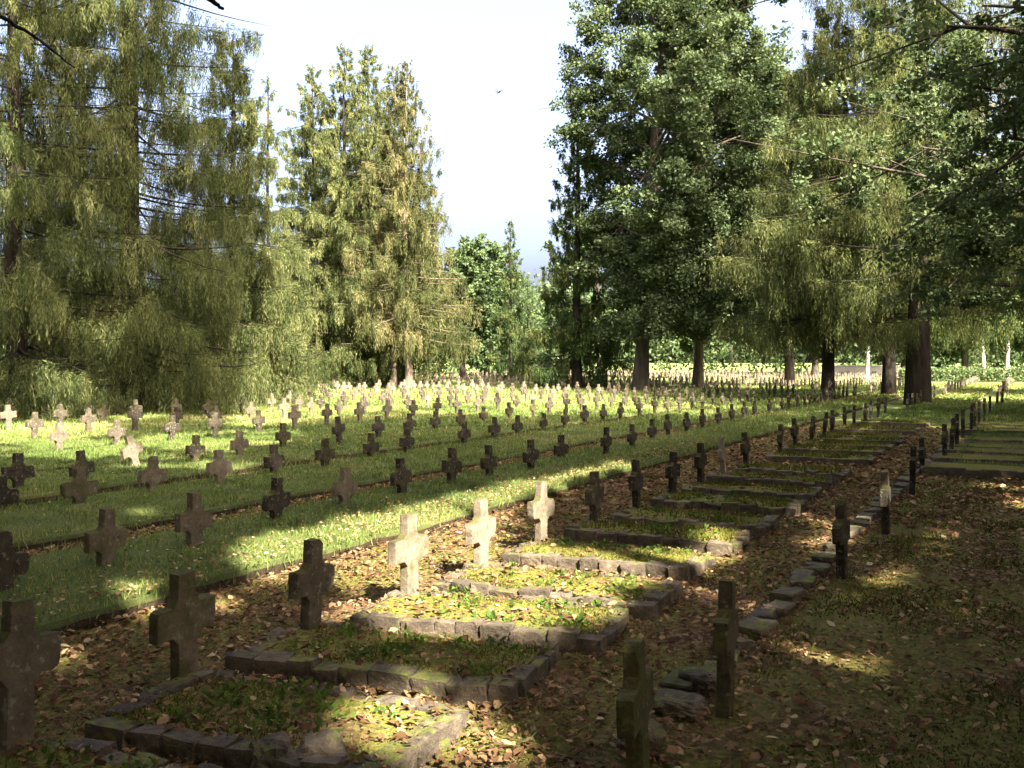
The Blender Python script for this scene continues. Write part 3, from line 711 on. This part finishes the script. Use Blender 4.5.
def broadleaf(seed, H, Rm, zb, trunk_r, nlimb, nsub, leaves, lsize, center=(0, 0), accept=None, clump_r=.75, squash=.6, zlow=None, base_xy=(0, 0)):
    g = np.random.default_rng(seed); tr = Acc(); cw = Acc()
    top = np.array([center[0] * .6, center[1] * .6, H * .86])
    t = np.linspace(0, 1, 9)[:, None]
    tp = np.array([0, 0, -.2]) * (1 - t) + top * t; tp[1:-1, :2] += np.cumsum(g.normal(0, .06, (7, 2)), 0)
    rad = trunk_r * (1 - t[:, 0]) ** .8 + .03; rad[0] *= 1.35
    tube(tr, tp, rad, 10)
    zc = (zb + H) / 2; hz = (H - zb) / 2
    cs = []
    for i in range(nlimb):
        f = (i + .5) / nlimb
        el = math.asin(max(-1, min(1, -.92 + 1.9 * f))) + g.normal(0, .1); az = i * 2.39996 + g.normal(0, .3)
        rr = g.uniform(.6, .92)
        tgt = np.array([center[0] + Rm * rr * math.cos(el) * math.cos(az), center[1] + Rm * rr * math.cos(el) * math.sin(az), zc + hz * rr * math.sin(el)])
        st_z = max(zb * .75, min(H * .8, tgt[2] - .35 * math.hypot(tgt[0], tgt[1]) - .5)) if tgt[2] > zb else zb * .8
        p0 = np.array([np.interp(st_z, tp[:, 2], tp[:, 0]), np.interp(st_z, tp[:, 2], tp[:, 1]), st_z])
        mid = (p0 + tgt) / 2 + np.array([0, 0, .12 * np.linalg.norm(tgt - p0)]) + g.normal(0, .25, 3)
        tt = np.linspace(0, 1, 7)[:, None]
        lp = (1 - tt) ** 2 * p0 + 2 * tt * (1 - tt) * mid + tt ** 2 * tgt
        r0 = trunk_r * g.uniform(.25, .42) * (1 - .5 * f)
        lim = 7
        if accept is not None:
            r0 *= .7; fine = np.stack([np.interp(np.linspace(0, 1, 31), tt[:, 0], lp[:, c_]) for c_ in range(3)], 1)
            okk = accept(fine + np.array([base_xy[0], base_xy[1], 0]))
            bad = np.nonzero(~okk)[0]
            lim = 7 if len(bad) == 0 else int(bad[0] / 5)
        if lim >= 2: tube(tr, lp[:lim], np.linspace(r0, .03, 7)[:lim], 6)
        for j in range(nsub):
            q = g.uniform(.3, 1); b0 = np.array([np.interp(q, tt[:, 0], lp[:, c]) for c in range(3)])
            out = b0 - np.array([center[0] * .5, center[1] * .5, zc - .5]); out /= np.linalg.norm(out) + 1e-6
            ln = Rm * g.uniform(.16, .42)
            b1 = b0 + (out * .8 + g.normal(0, .55, 3) + np.array([0, 0, .05])) * ln
            bm_ = (b0 + b1) / 2 + g.normal(0, .1, 3)
            bp = np.stack([b0, bm_, b1])
            if accept is None or (q * 7 < lim and accept(bp + np.array([base_xy[0], base_xy[1], 0])).all()): tube(tr, bp, [max(.02, r0 * .35), .018, .008], 4)
            for q2 in g.uniform(.35, 1.05, 4): cs.append(b0 + (b1 - b0) * q2 + g.normal(0, .3, 3))
    cs = np.array(cs)
    cs = cs[np.hypot(cs[:, 0] - center[0], cs[:, 1] - center[1]) < Rm * 1.1]
    if zlow: cs = cs[cs[:, 2] > zlow]
    n = len(cs)
    ct = g.normal(.45, .16, n); crad = clump_r * g.uniform(.55, 1.25, n)
    off = g.normal(0, 1, (n, leaves, 3)); off *= (.62 * g.uniform(.05, 1, (n, leaves, 1)) ** .5) / (np.linalg.norm(off, axis=2, keepdims=True) + 1e-6) * g.uniform(.7, 1.2, (n, leaves, 1)); off[..., 2] *= squash
    c = (cs[:, None] + off * crad[:, None, None]).reshape(-1, 3)
    m_ = n * leaves
    d = g.normal(0, 1, (m_, 3)); d[:, 2] -= .25
    nrm = g.normal(0, .55, (m_, 3)); nrm[:, 2] += 1; oo = off.reshape(-1, 3); nrm += oo * .8
    side = np.cross(d, nrm)
    tb = np.clip(np.repeat(ct, leaves) + g.normal(0, .14, m_), 0, 1)
    if accept is not None:
        k_ = accept(c + np.array([base_xy[0], base_xy[1], 0])); c, d, tb, side = c[k_], d[k_], tb[k_], side[k_]; m_ = len(c)
    cw.add(*kites(c, d, lsize * g.uniform(.3, .5, m_), lsize * g.uniform(.8, 1.4, m_), tb, side=side))
    return tr.mesh('trunk', True), cw.mesh('crown')

def plant_tree(name, meshes, loc, label, bark_, leaf, rz=0., sc=1., group=None, cat='tree'):
    e = empty(name, loc, rz); e.scale = (sc, sc, sc) if isinstance(sc, (int, float)) else sc
    tag(e, label, cat, group)
    t, c = meshes
    for nm, me, mt in (('trunk', t, bark_), ('crown', c, leaf)):
        o = bpy.data.objects.new(nm, me); COL.objects.link(o); o.parent = e
        if len(me.materials) == 0: me.materials.append(mt)
        if me.materials[0] != mt:
            o.material_slots[0].link = 'OBJECT'; o.material_slots[0].material = mt
    return e
def base(px, Y): return ((px - CX) / F * Y, Y, 0)

bd, bp_, bo, bb = M['bark_dark'], M['bark_pale'], M['bark_oak'], M['bark_birch']
# --- left
plant_tree('weeping_spruce', spruce(1, 29, 5.6, 1.2, 225, 46, .16, .0125, 1.6, .42, k=15), base(130, 32), 'tall weeping spruce with a dark trunk showing through hanging curtains, at left', bd, M['needle'], 0.4)
sp2 = spruce(2, 23, 4.6, .6, 175, 42, .16, .0125, 1.4, .3, k=14)
plant_tree('weeping_spruce', sp2, base(18, 29), 'yellowish weeping spruce cut off by the left edge of the photo', bd, M['needle'], 1.0)
sp3 = spruce(3, 14.0, 3.9, .4, 140, 56, .17, .0135, 1.4, .2, k=13)
plant_tree('weeping_spruce', sp3, base(236, 36), 'shorter weeping spruce with curtains to the grass right of dark-trunked spruce', bd, M['needle'], 0.0)
plant_tree('spruce_tree', spruce(14, 28, 3.6, 3.0, 120, 18, .2, .018, 1.0, .22, k=10, sparse=.4), base(84, 42), 'thin-topped spruce standing behind the big weeping spruce at left', bd, M['needle'], 2.0)
sps = spruce(4, 18.6, 2.7, 1.5, 110, 18, .26, .024, .9, .16, k=8)
plant_tree('spruce_tree', sps, base(270, 56), 'slim pale spruce spire standing alone left of the spruce clump', bd, M['needle'], 0)
# --- centre clump
spa = spruce(5, 22, 5.5, 1.6, 180, 38, .24, .022, 1.3, .24, k=10, pw=.82)
spb = spruce(6, 22, 5.3, 1.8, 175, 38, .24, .022, 1.2, .22, k=10, pw=.82)
spd = spruce(8, 21.5, 4.8, 4.0, 165, 34, .24, .022, 1.5, .24, k=10, one_side=0.2, pw=.8)
for px, Y, top, me, rz, lab, bk in [(312, 62, 66, spb, .5, 'leftmost spruce of the central clump with a short pointed top', bd), (343, 60, 47, spa, 1.9, 'dense spruce second from left in the central clump', bd),
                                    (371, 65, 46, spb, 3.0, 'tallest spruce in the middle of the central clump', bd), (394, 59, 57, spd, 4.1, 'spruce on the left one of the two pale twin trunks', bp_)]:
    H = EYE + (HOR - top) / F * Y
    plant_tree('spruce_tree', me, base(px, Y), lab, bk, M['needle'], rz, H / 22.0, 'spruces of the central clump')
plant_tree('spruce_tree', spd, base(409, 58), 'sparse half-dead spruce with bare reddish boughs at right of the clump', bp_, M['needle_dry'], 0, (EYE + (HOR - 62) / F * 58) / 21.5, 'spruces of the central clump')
# --- far centre
lin = broadleaf(30, 15, 5.0, 1.2, .3, 22, 6, 36, .36, clump_r=.95)
lin2 = broadleaf(31, 15, 4.4, 1.5, .3, 22, 6, 36, .36, clump_r=.95)
spf = spruce(9, 17, 3.0, 1.2, 110, 16, .4, .04, .9, .2, k=7)
for px, Y, top, me, H0, lab, lf_, rz in [(462, 88, 238, lin, 15, 'pale leafy tree right behind the spruce clump', M['linden'], 0), (487, 96, 246, lin2, 15, 'rounded far tree left of the small far spruce', M['linden'], 1),
                                         (511, 80, 220, spf, 17, 'small pointed far spruce between the clump and the oak', M['needle_dark'], 0), (528, 84, 275, spf, 17, 'low pale green far conifer at the oak edge', M['linden'], 2)]:
    plant_tree('spruce_tree' if me is spf else 'leafy_tree', me, base(px, Y), lab, bd, lf_, rz, (EYE + (HOR - top) / F * Y) / H0, 'far trees in the gap')
# --- oak group
spk = spruce(10, 18.6, 3.4, 1.2, 130, 20, .3, .03, 1.1, .3, k=8, weep=.8)
plant_tree('spruce_tree', spk, base(577, 58), 'dark spruce with a pointed top at the left flank of big oak', bd, M['needle_dark'], 0.3)
oak = broadleaf(40, 27, 7.0, 2.4, .38, 60, 9, 105, .18, center=(2.7, 0), clump_r=1.2, zlow=2.9)
plant_tree('oak_tree', oak, base(640, 54), 'huge dense oak filling the middle right, thick dark trunk', bo, M['oak'], 0)
oak2 = broadleaf(41, 23, 6.2, 2.6, .28, 44, 9, 90, .2, center=(1.5, 0), clump_r=1.15, zlow=3.3)
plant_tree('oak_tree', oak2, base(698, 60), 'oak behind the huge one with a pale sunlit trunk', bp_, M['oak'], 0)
plant_tree('oak_tree', oak2, base(790, 64), 'oak between the pale-trunked oak and the big right spruce', bo, M['oak'], 2.2)
# --- right
plant_tree('weeping_spruce', spruce(12, 34, 6.6, 5.2, 235, 36, .19, .0155, 1.5, .43, k=13, gap=True), base(918, 38), 'massive spruce with a thick black trunk and drooping sunlit boughs at right', bd, M['needle'], 0.12)
sp4 = spruce(13, 17, 4.6, 3.8, 140, 36, .19, .0165, 1.3, .26, k=12)
plant_tree('weeping_spruce', sp4, base(828, 41), 'spruce with yellow-green curtains down to the crosses left of black trunk', bd, M['needle'], 2.6)
plant_tree('spruce_tree', sp4, base(889, 47), 'spruce with a flared slimmer trunk just left of the thick black trunk', bd, M['needle_dark'], 1.2, 1.15)
oakr = broadleaf(43, 12, 6.4, 4.2, .4, 32, 8, 84, .1, center=(-.6, 0), clump_r=.72)
plant_tree('oak_tree', oakr, (13.6, 17, 0), 'leafy oak boughs reaching in from the right edge', bo, M['oak'], 0)
plant_tree('oak_tree', oak2, (23.8, 26.5, 0), 'unseen oak added at right to shade the black trunk', bo, M['oak'], .4, .78)  # unseen tree, added to throw shade on the trunk
oaks = broadleaf(44, 10.5, 8.6, 4.6, .35, 36, 8, 92, .13, center=(-1, 0), clump_r=.8)
plant_tree('oak_tree', oaks, (19, 27, 0), 'low spreading oak with sunlit light green boughs before the black trunk', bo, M['oak'], 0)
plant_tree('oak_tree', oak2, (30, 47, 0), 'dark leafy tree at the far right edge behind the spruce', bo, M['oak'], 1.2, .95)
# far right backdrop trees
for k, (px, Y, H, lf_, lab) in enumerate([(700, 96, 16, 'linden', 'far leafy tree seen under the pale-trunked oak'), (600, 100, 17, 'linden', 'far leafy tree seen beneath the dark spruce'), (815, 98, 17, 'linden', 'far leafy tree behind the yellow-green curtains'),
                                          (905, 104, 19, 'oak', 'far dark tree behind the thick black trunk'), (965, 100, 18, 'linden', 'far sunlit tree right of the thick black trunk'), (1030, 96, 18, 'oak', 'far tree at the right edge of the photo')]):
    plant_tree('leafy_tree', lin if k % 2 else lin2, base(px, Y), lab, bo, M[lf_], k * 1.1, H / 15., 'far trees beyond the last crosses')
# birches far right
birch = broadleaf(50, 14, 2.4, 4.5, .16, 14, 5, 30, .35, clump_r=.8)
for px, lab in ((867, 'slim pale birch before the made-up low pale wall'), (984, 'slim pale birch left of the two at the far right'), (1007, 'slim pale birch nearest the right edge')):
    plant_tree('birch_tree', birch, base(px, 86), lab, bb, M['linden'], px, 1.0, 'birches at the far right')

# distant wood: one mass of clumps and stems
g = np.random.default_rng(77); acc = Acc()
ncl = 2600
px = g.uniform(-250, 1300, ncl); Y = g.uniform(134, 155, ncl); zt = 9 + 5 * nz(px * .02, Y * 0, 1.0) + g.normal(0, 1, ncl); z = g.uniform(0, 1, ncl) ** .8 * zt + .4
dip = np.exp(-((px - 500) / 40) ** 2); z *= 1 - .15 * dip
c0 = np.stack([(px - CX) / F * Y, Y, z], 1); lv = 34
c = (c0[:, None] + g.normal(0, 1.0, (ncl, lv, 3))).reshape(-1, 3); c[:, 2] = np.abs(c[:, 2])
m_ = len(c)
acc.add(*kites(c, g.normal(0, 1, (m_, 3)), g.uniform(.15, .3, m_), g.uniform(.5, .9, m_), np.clip(np.repeat(g.normal(.45, .2, ncl), lv) + g.normal(0, .12, m_), 0, 1)))
fw = link('distant_woods', acc.mesh('distant_woods'), M['linden']); tag(fw, 'far green wood closing the view behind the trees', 'woods', None, 'stuff')

# made-up low wall standing for a bright sunlit patch, and a hedge, far right
def box_mesh(name, parts):
    bm = bmesh.new()
    for (cx, cy, cz, a, b, c_) in parts:
        r = bmesh.ops.create_cube(bm, size=1); bmesh.ops.scale(bm, verts=r['verts'], vec=(a, b, c_)); bmesh.ops.translate(bm, verts=r['verts'], vec=(cx, cy, cz))
    bmesh.ops.bevel(bm, geom=bm.edges, offset=.02, segments=1, affect='EDGES')
    me = bpy.data.meshes.new(name); bm.to_mesh(me); bm.free(); return me
m, nt, out = new_mat('lit_patch_pale'); n1 = noise_(nt, pos(nt), 3, 5); principled(nt, out, ramp(nt, n1, [(.3, (.36, .32, .27)), (.7, (.52, .48, .42))]), .9); M['white'] = m
x, y, z = at(866, 362, 112)
e = empty('lit_patch_wall', (x, y, 0)); tag(e, 'made-up low pale wall for a sunlit patch left of the thick black trunk', 'wall')
link('wall', box_mesh('wall', [(0, 0, .55, 8.4, .3, 1.3)]), M['white'], e); link('coping', box_mesh('coping', [(0, 0, 1.26, 8.6, .42, .11)]), M['white'], e)
acc = Acc(); n = 9000; x = g.uniform(-9, 9, n); yy = g.normal(0, .45, n); zz = g.uniform(0, 1.15, n) + .12 * nz(x, x * 0, 2)
acc.add(*kites(np.stack([x, yy, zz], 1), g.normal(0, 1, (n, 3)), .07, .22, np.clip(g.normal(.7, .2, n), 0, 1)))
hx, hy, _ = base(1010, 78); e = empty('hedge', (hx, hy, 0)); tag(e, 'low pale green hedge beyond the crosses at far right', 'hedge')
link('foliage', acc.mesh('foliage'), M['linden'], e)
acc = Acc()
for i in range(24): xx = -8.6 + i * .75; tube(acc, [(xx, 0, -.05), (xx + .05, .03, .5), (xx - .03, 0, .95)], [.03, .025, .012], 5)
link('stem', acc.mesh('stem', True), bo, e)

# --- unseen trees beside and behind the viewpoint, some added to deepen the near shade
LIT = [([(205, 745), (300, 730), (350, 775), (230, 800)], 1), ([(15, 655), (90, 650), (105, 690), (30, 705)], 1), ([(130, 650), (200, 640), (215, 665), (150, 680)], 1), ([(830, 635), (910, 645), (890, 690), (810, 670)], 1), ([(900, 720), (980, 715), (960, 750)], 1),
       ([(20, 590), (110, 580), (200, 600), (130, 618), (40, 612)], 1), ([(230, 575), (330, 580), (290, 600), (220, 598)], 1), ([(640, 520), (760, 540), (740, 575), (690, 560)], 1), ([(100, 520), (190, 512), (180, 528), (90, 534)], 1),
       ([(200, 575), (330, 590), (440, 560), (560, 500), (660, 472), (620, 458), (480, 486), (330, 520), (215, 540)], .96),
       ([(345, 660), (420, 668), (560, 655), (650, 610), (740, 565), (690, 548), (560, 548), (500, 500), (455, 500), (360, 540), (325, 590), (330, 625)], .97),
       ([(330, 790), (580, 790), (520, 700), (420, 668), (320, 680), (300, 730)], .95),
       ([(110, 452), (250, 440), (330, 436), (330, 446), (240, 456), (110, 462)], 1), ([(60, 478), (200, 468), (330, 462), (330, 470), (220, 484), (160, 480)], 1), ([(0, 452), (70, 450), (70, 458), (0, 462)], 1),
       ([(60, 640), (140, 640), (150, 660), (70, 670)], .8), ([(140, 600), (215, 590), (210, 625), (150, 632)], .8), ([(230, 620), (280, 600), (260, 640)], .8), ([(170, 690), (230, 690), (220, 720), (170, 720)], .8),
       ([(90, 610), (170, 600), (165, 575), (80, 588)], .8), ([(0, 545), (0, 570), (140, 560), (130, 535)], .5),
       ([(120, 510), (300, 500), (300, 480), (120, 490)], .55),
       ([(900, 525), (990, 520), (960, 545), (900, 550)], .85), ([(860, 565), (940, 575), (900, 600), (840, 590)], .8), ([(770, 640), (830, 650), (800, 670)], .85), ([(880, 480), (960, 478), (940, 490)], .8),
       ([(690, 590), (760, 560), (745, 600), (700, 620)], .85), ([(560, 690), (620, 650), (610, 690)], .85), ([(700, 470), (740, 465), (740, 490), (700, 495)], .8),
       ([(700, 420), (725, 412), (735, 425), (705, 430)], .8),
       ([(-400, 450), (215, 440), (215, 300), (-400, 300)], .1),
       ([(215, 438), (270, 434), (480, 411), (720, 399), (900, 393), (1500, 388), (1500, 300), (215, 300)], .97)]
def inside(px, py, poly):
    r = np.zeros(len(px), bool); j = len(poly) - 1
    for i in range(len(poly)):
        xi, yi = poly[i]; xj, yj = poly[j]
        r ^= ((yi > py) != (yj > py)) & (px < (xj - xi) * (py - yi) / (yj - yi + 1e-9) + xi); j = i
    return r
arng = np.random.default_rng(99)
def accept(c):  # cuts crowns to shape: drops leaves and limbs shading the wanted sun patches
    t = c[:, 2] / TOSUN[2]
    gp = c - TOSUN[None] * t[:, None]
    px, py, d = proj(np.stack([gp[:, 0], gp[:, 1], np.zeros(len(gp))], 1))
    px = px + 9 * np.sin(c[:, 0] * 3.1 + c[:, 2] * 2.3); py = py + 7 * np.sin(c[:, 1] * 3.7 + c[:, 2] * 1.9)
    keep = np.ones(len(c), bool)
    ok = d > .8
    for poly, p in LIT:
        hit = inside(px, py, poly) & ok
        keep &= ~(hit if p >= .8 else hit & (arng.uniform(0, 1, len(c)) < p))
    spot = np.sin(px * .030 + 1.3 * np.sin(py * .033)) * np.sin(py * .058 + 1.7 * np.sin(px * .021))
    for poly in ([(620, 790), (760, 560), (860, 480), (1200, 470), (1200, 800)], [(-200, 585), (330, 585), (330, 790), (-200, 790)]):
        keep &= ~(inside(px, py, poly) & ok & (spot > (.12 if poly[0][0] > 0 else .25)))
    # never hang into the camera's view
    cx_, cy_, cd = proj(c)
    keep &= ~((cd > .3) & (cy_ > -60) & (cx_ > -80) & (cx_ < 1104)) & ~((cd > .1) & (cd < 12) & (cy_ > -200) & (cx_ > -350) & (cx_ < 1374))
    return keep
SHADE = [((10.5, 3.5), 27, 6.5, 8, 20), ((6.5, -8), 24, 7.5, 6, 17), ((0, -6), 20, 7, 6, 18), ((9, -14), 26, 8, 6, 19), ((9.8, 9.5), 37, 8.5, 20, 16), ((1.3, -4.8), 22, 7.5, 6.5, 13), ((-4.5, -2.5), 21, 6.5, 6.5, 14), ((11, 1), 24, 7.5, 7, 15), ((9.5, 7.5), 30, 7.5, 7.0, 11), ((8.5, -3.5), 20, 7.0, 6.0, 1), ((15, 3.5), 21, 7.0, 6.0, 2), ((4.5, -10.5), 21, 7.0, 6, 3), ((15.5, -8), 23, 7.5, 6, 4), ((22, 10), 13, 7.0, 5, 5), ((12, -17), 25, 7.5, 7, 6), ((22, -1), 25, 7.5, 7, 7), ((-3, -8), 18, 6, 6, 8), ((23, -14), 27, 8, 8, 9), ((30, 6), 27, 8, 8, 10)]
for (xy, H, Rm, zb, k) in SHADE:
    me = broadleaf(60 + k, H, Rm, zb, .38, 30, 8, 170 if k == 16 else 55, .34 if k == 16 else .26, accept=accept, base_xy=xy, clump_r=.75, center=(-6.8, 0) if k == 16 else (0, 0))
    plant_tree('oak_tree', me, (*xy, 0), f'{ordw(k - 1)} tall leafy oak outside the view, crown shaped to shade the graves', bo, M['oak'], 0)
# unseen wood added behind and beside the viewpoint to block skylight
g = np.random.default_rng(78); acc = Acc(); ncl = 2600
th = g.uniform(-2.55, 2.55, ncl)             # angle from straight behind
rad = np.where(th < -.2, 17., np.where(th > .9, 46., 34.)) + g.uniform(0, 9, ncl)     # the left side stands close, the sunny side far
c0 = np.stack([rad * np.sin(th), -rad * np.cos(th), g.uniform(.5, 24, ncl)], 1)
pxx, pyy, dd = proj(c0); c0 = c0[~((dd > 0) & (pxx > -480) & (pxx < 1504))]; ncl = len(c0)
c = (c0[:, None] + g.normal(0, 1.1, (ncl, 30, 3))).reshape(-1, 3); m_ = len(c)
acc.add(*kites(c, g.normal(0, 1, (m_, 3)), g.uniform(.2, .35, m_), g.uniform(.6, 1., m_), np.clip(np.repeat(g.normal(.3, .2, ncl), 30), 0, 1)))
fw = link('sky_blocking_woods', acc.mesh('sky_blocking_woods'), M['oak']); tag(fw, 'unseen dense wood added behind and beside the viewpoint to block skylight', 'woods', None, 'stuff')

# left neighbour with two bare twigs hanging into the top of the view
lt = broadleaf(80, 17, 5, 8, .3, 18, 6, 30, .26, clump_r=.7, accept=accept, base_xy=(-9, 2.5))
e = plant_tree('oak_tree', lt, (-9, 2.5, 0), 'leafy oak outside the view at left with bare twigs hanging into view', bo, M['oak'])
acc = Acc()
B0 = np.array([9, -2.5, 0])
def limb(pts, r): 
    p = np.array(pts, float) + B0
    t = np.linspace(0, 1, len(p)); tt = np.linspace(0, 1, 22)
    q = np.stack([np.interp(tt, t, p[:, c]) for c in range(3)], 1)
    q[1:-1] = (q[:-2] + 2 * q[1:-1] + q[2:]) / 4; q[1:-1] += np.random.default_rng(3).normal(0, .006, (20, 3))
    tube(acc, q, np.linspace(r[0], r[1], 22), 6)
limb([(-9, 2.5, 6.5), (-5, 4.5, 5.8), (-2.35, 5.8, 4.35), at(205, -4, 6), at(217, 6, 6), at(226, 12, 6)], (.045, .010))
limb([(-9, 2.5, 6.0), (-7, 6, 5.6), at(-60, 0, 8), at(0, 17, 8), at(30, 33, 8), at(55, 52, 8), at(78, 70, 8)], (.035, .006))
o = link('bare_branch', acc.mesh('bare_branch', True), bd, e)

# ------------------------------------------------------------------ bird
bm = bmesh.new()
bmesh.ops.create_uvsphere(bm, u_segments=10, v_segments=8, radius=.5)
for v in bm.verts: v.co = Vector((v.co.x * .34, v.co.y * .09 * (1.2 - v.co.x), v.co.z * .1))
def tri(pts):
    vs = [bm.verts.new(p) for p in pts]; bm.faces.new(vs); return vs
for sgn in (-1, 1):
    for dz in (0, .012): tri([(.08, sgn * .03, .01 + dz), (.11, sgn * .18, .08 + dz), (.02, sgn * .4, .06 + dz), (-.06, sgn * .2, .07 + dz), (-.07, sgn * .03, .01 + dz)])
tri([(-.14, .015, 0), (-.28, .05, .01), (-.28, -.05, .01), (-.14, -.015, 0)])
me = bpy.data.meshes.new('bird'); bm.to_mesh(me); bm.free()
m, nt, out = new_mat('dark_feathers'); principled(nt, out, (.03, .03, .035), .7); 
o = link('bird', me, m, None, at(499, 94, 50)); o.rotation_euler = (.25, -.5, .5)
tag(o, 'tiny dark bird flying in the white sky', 'bird')
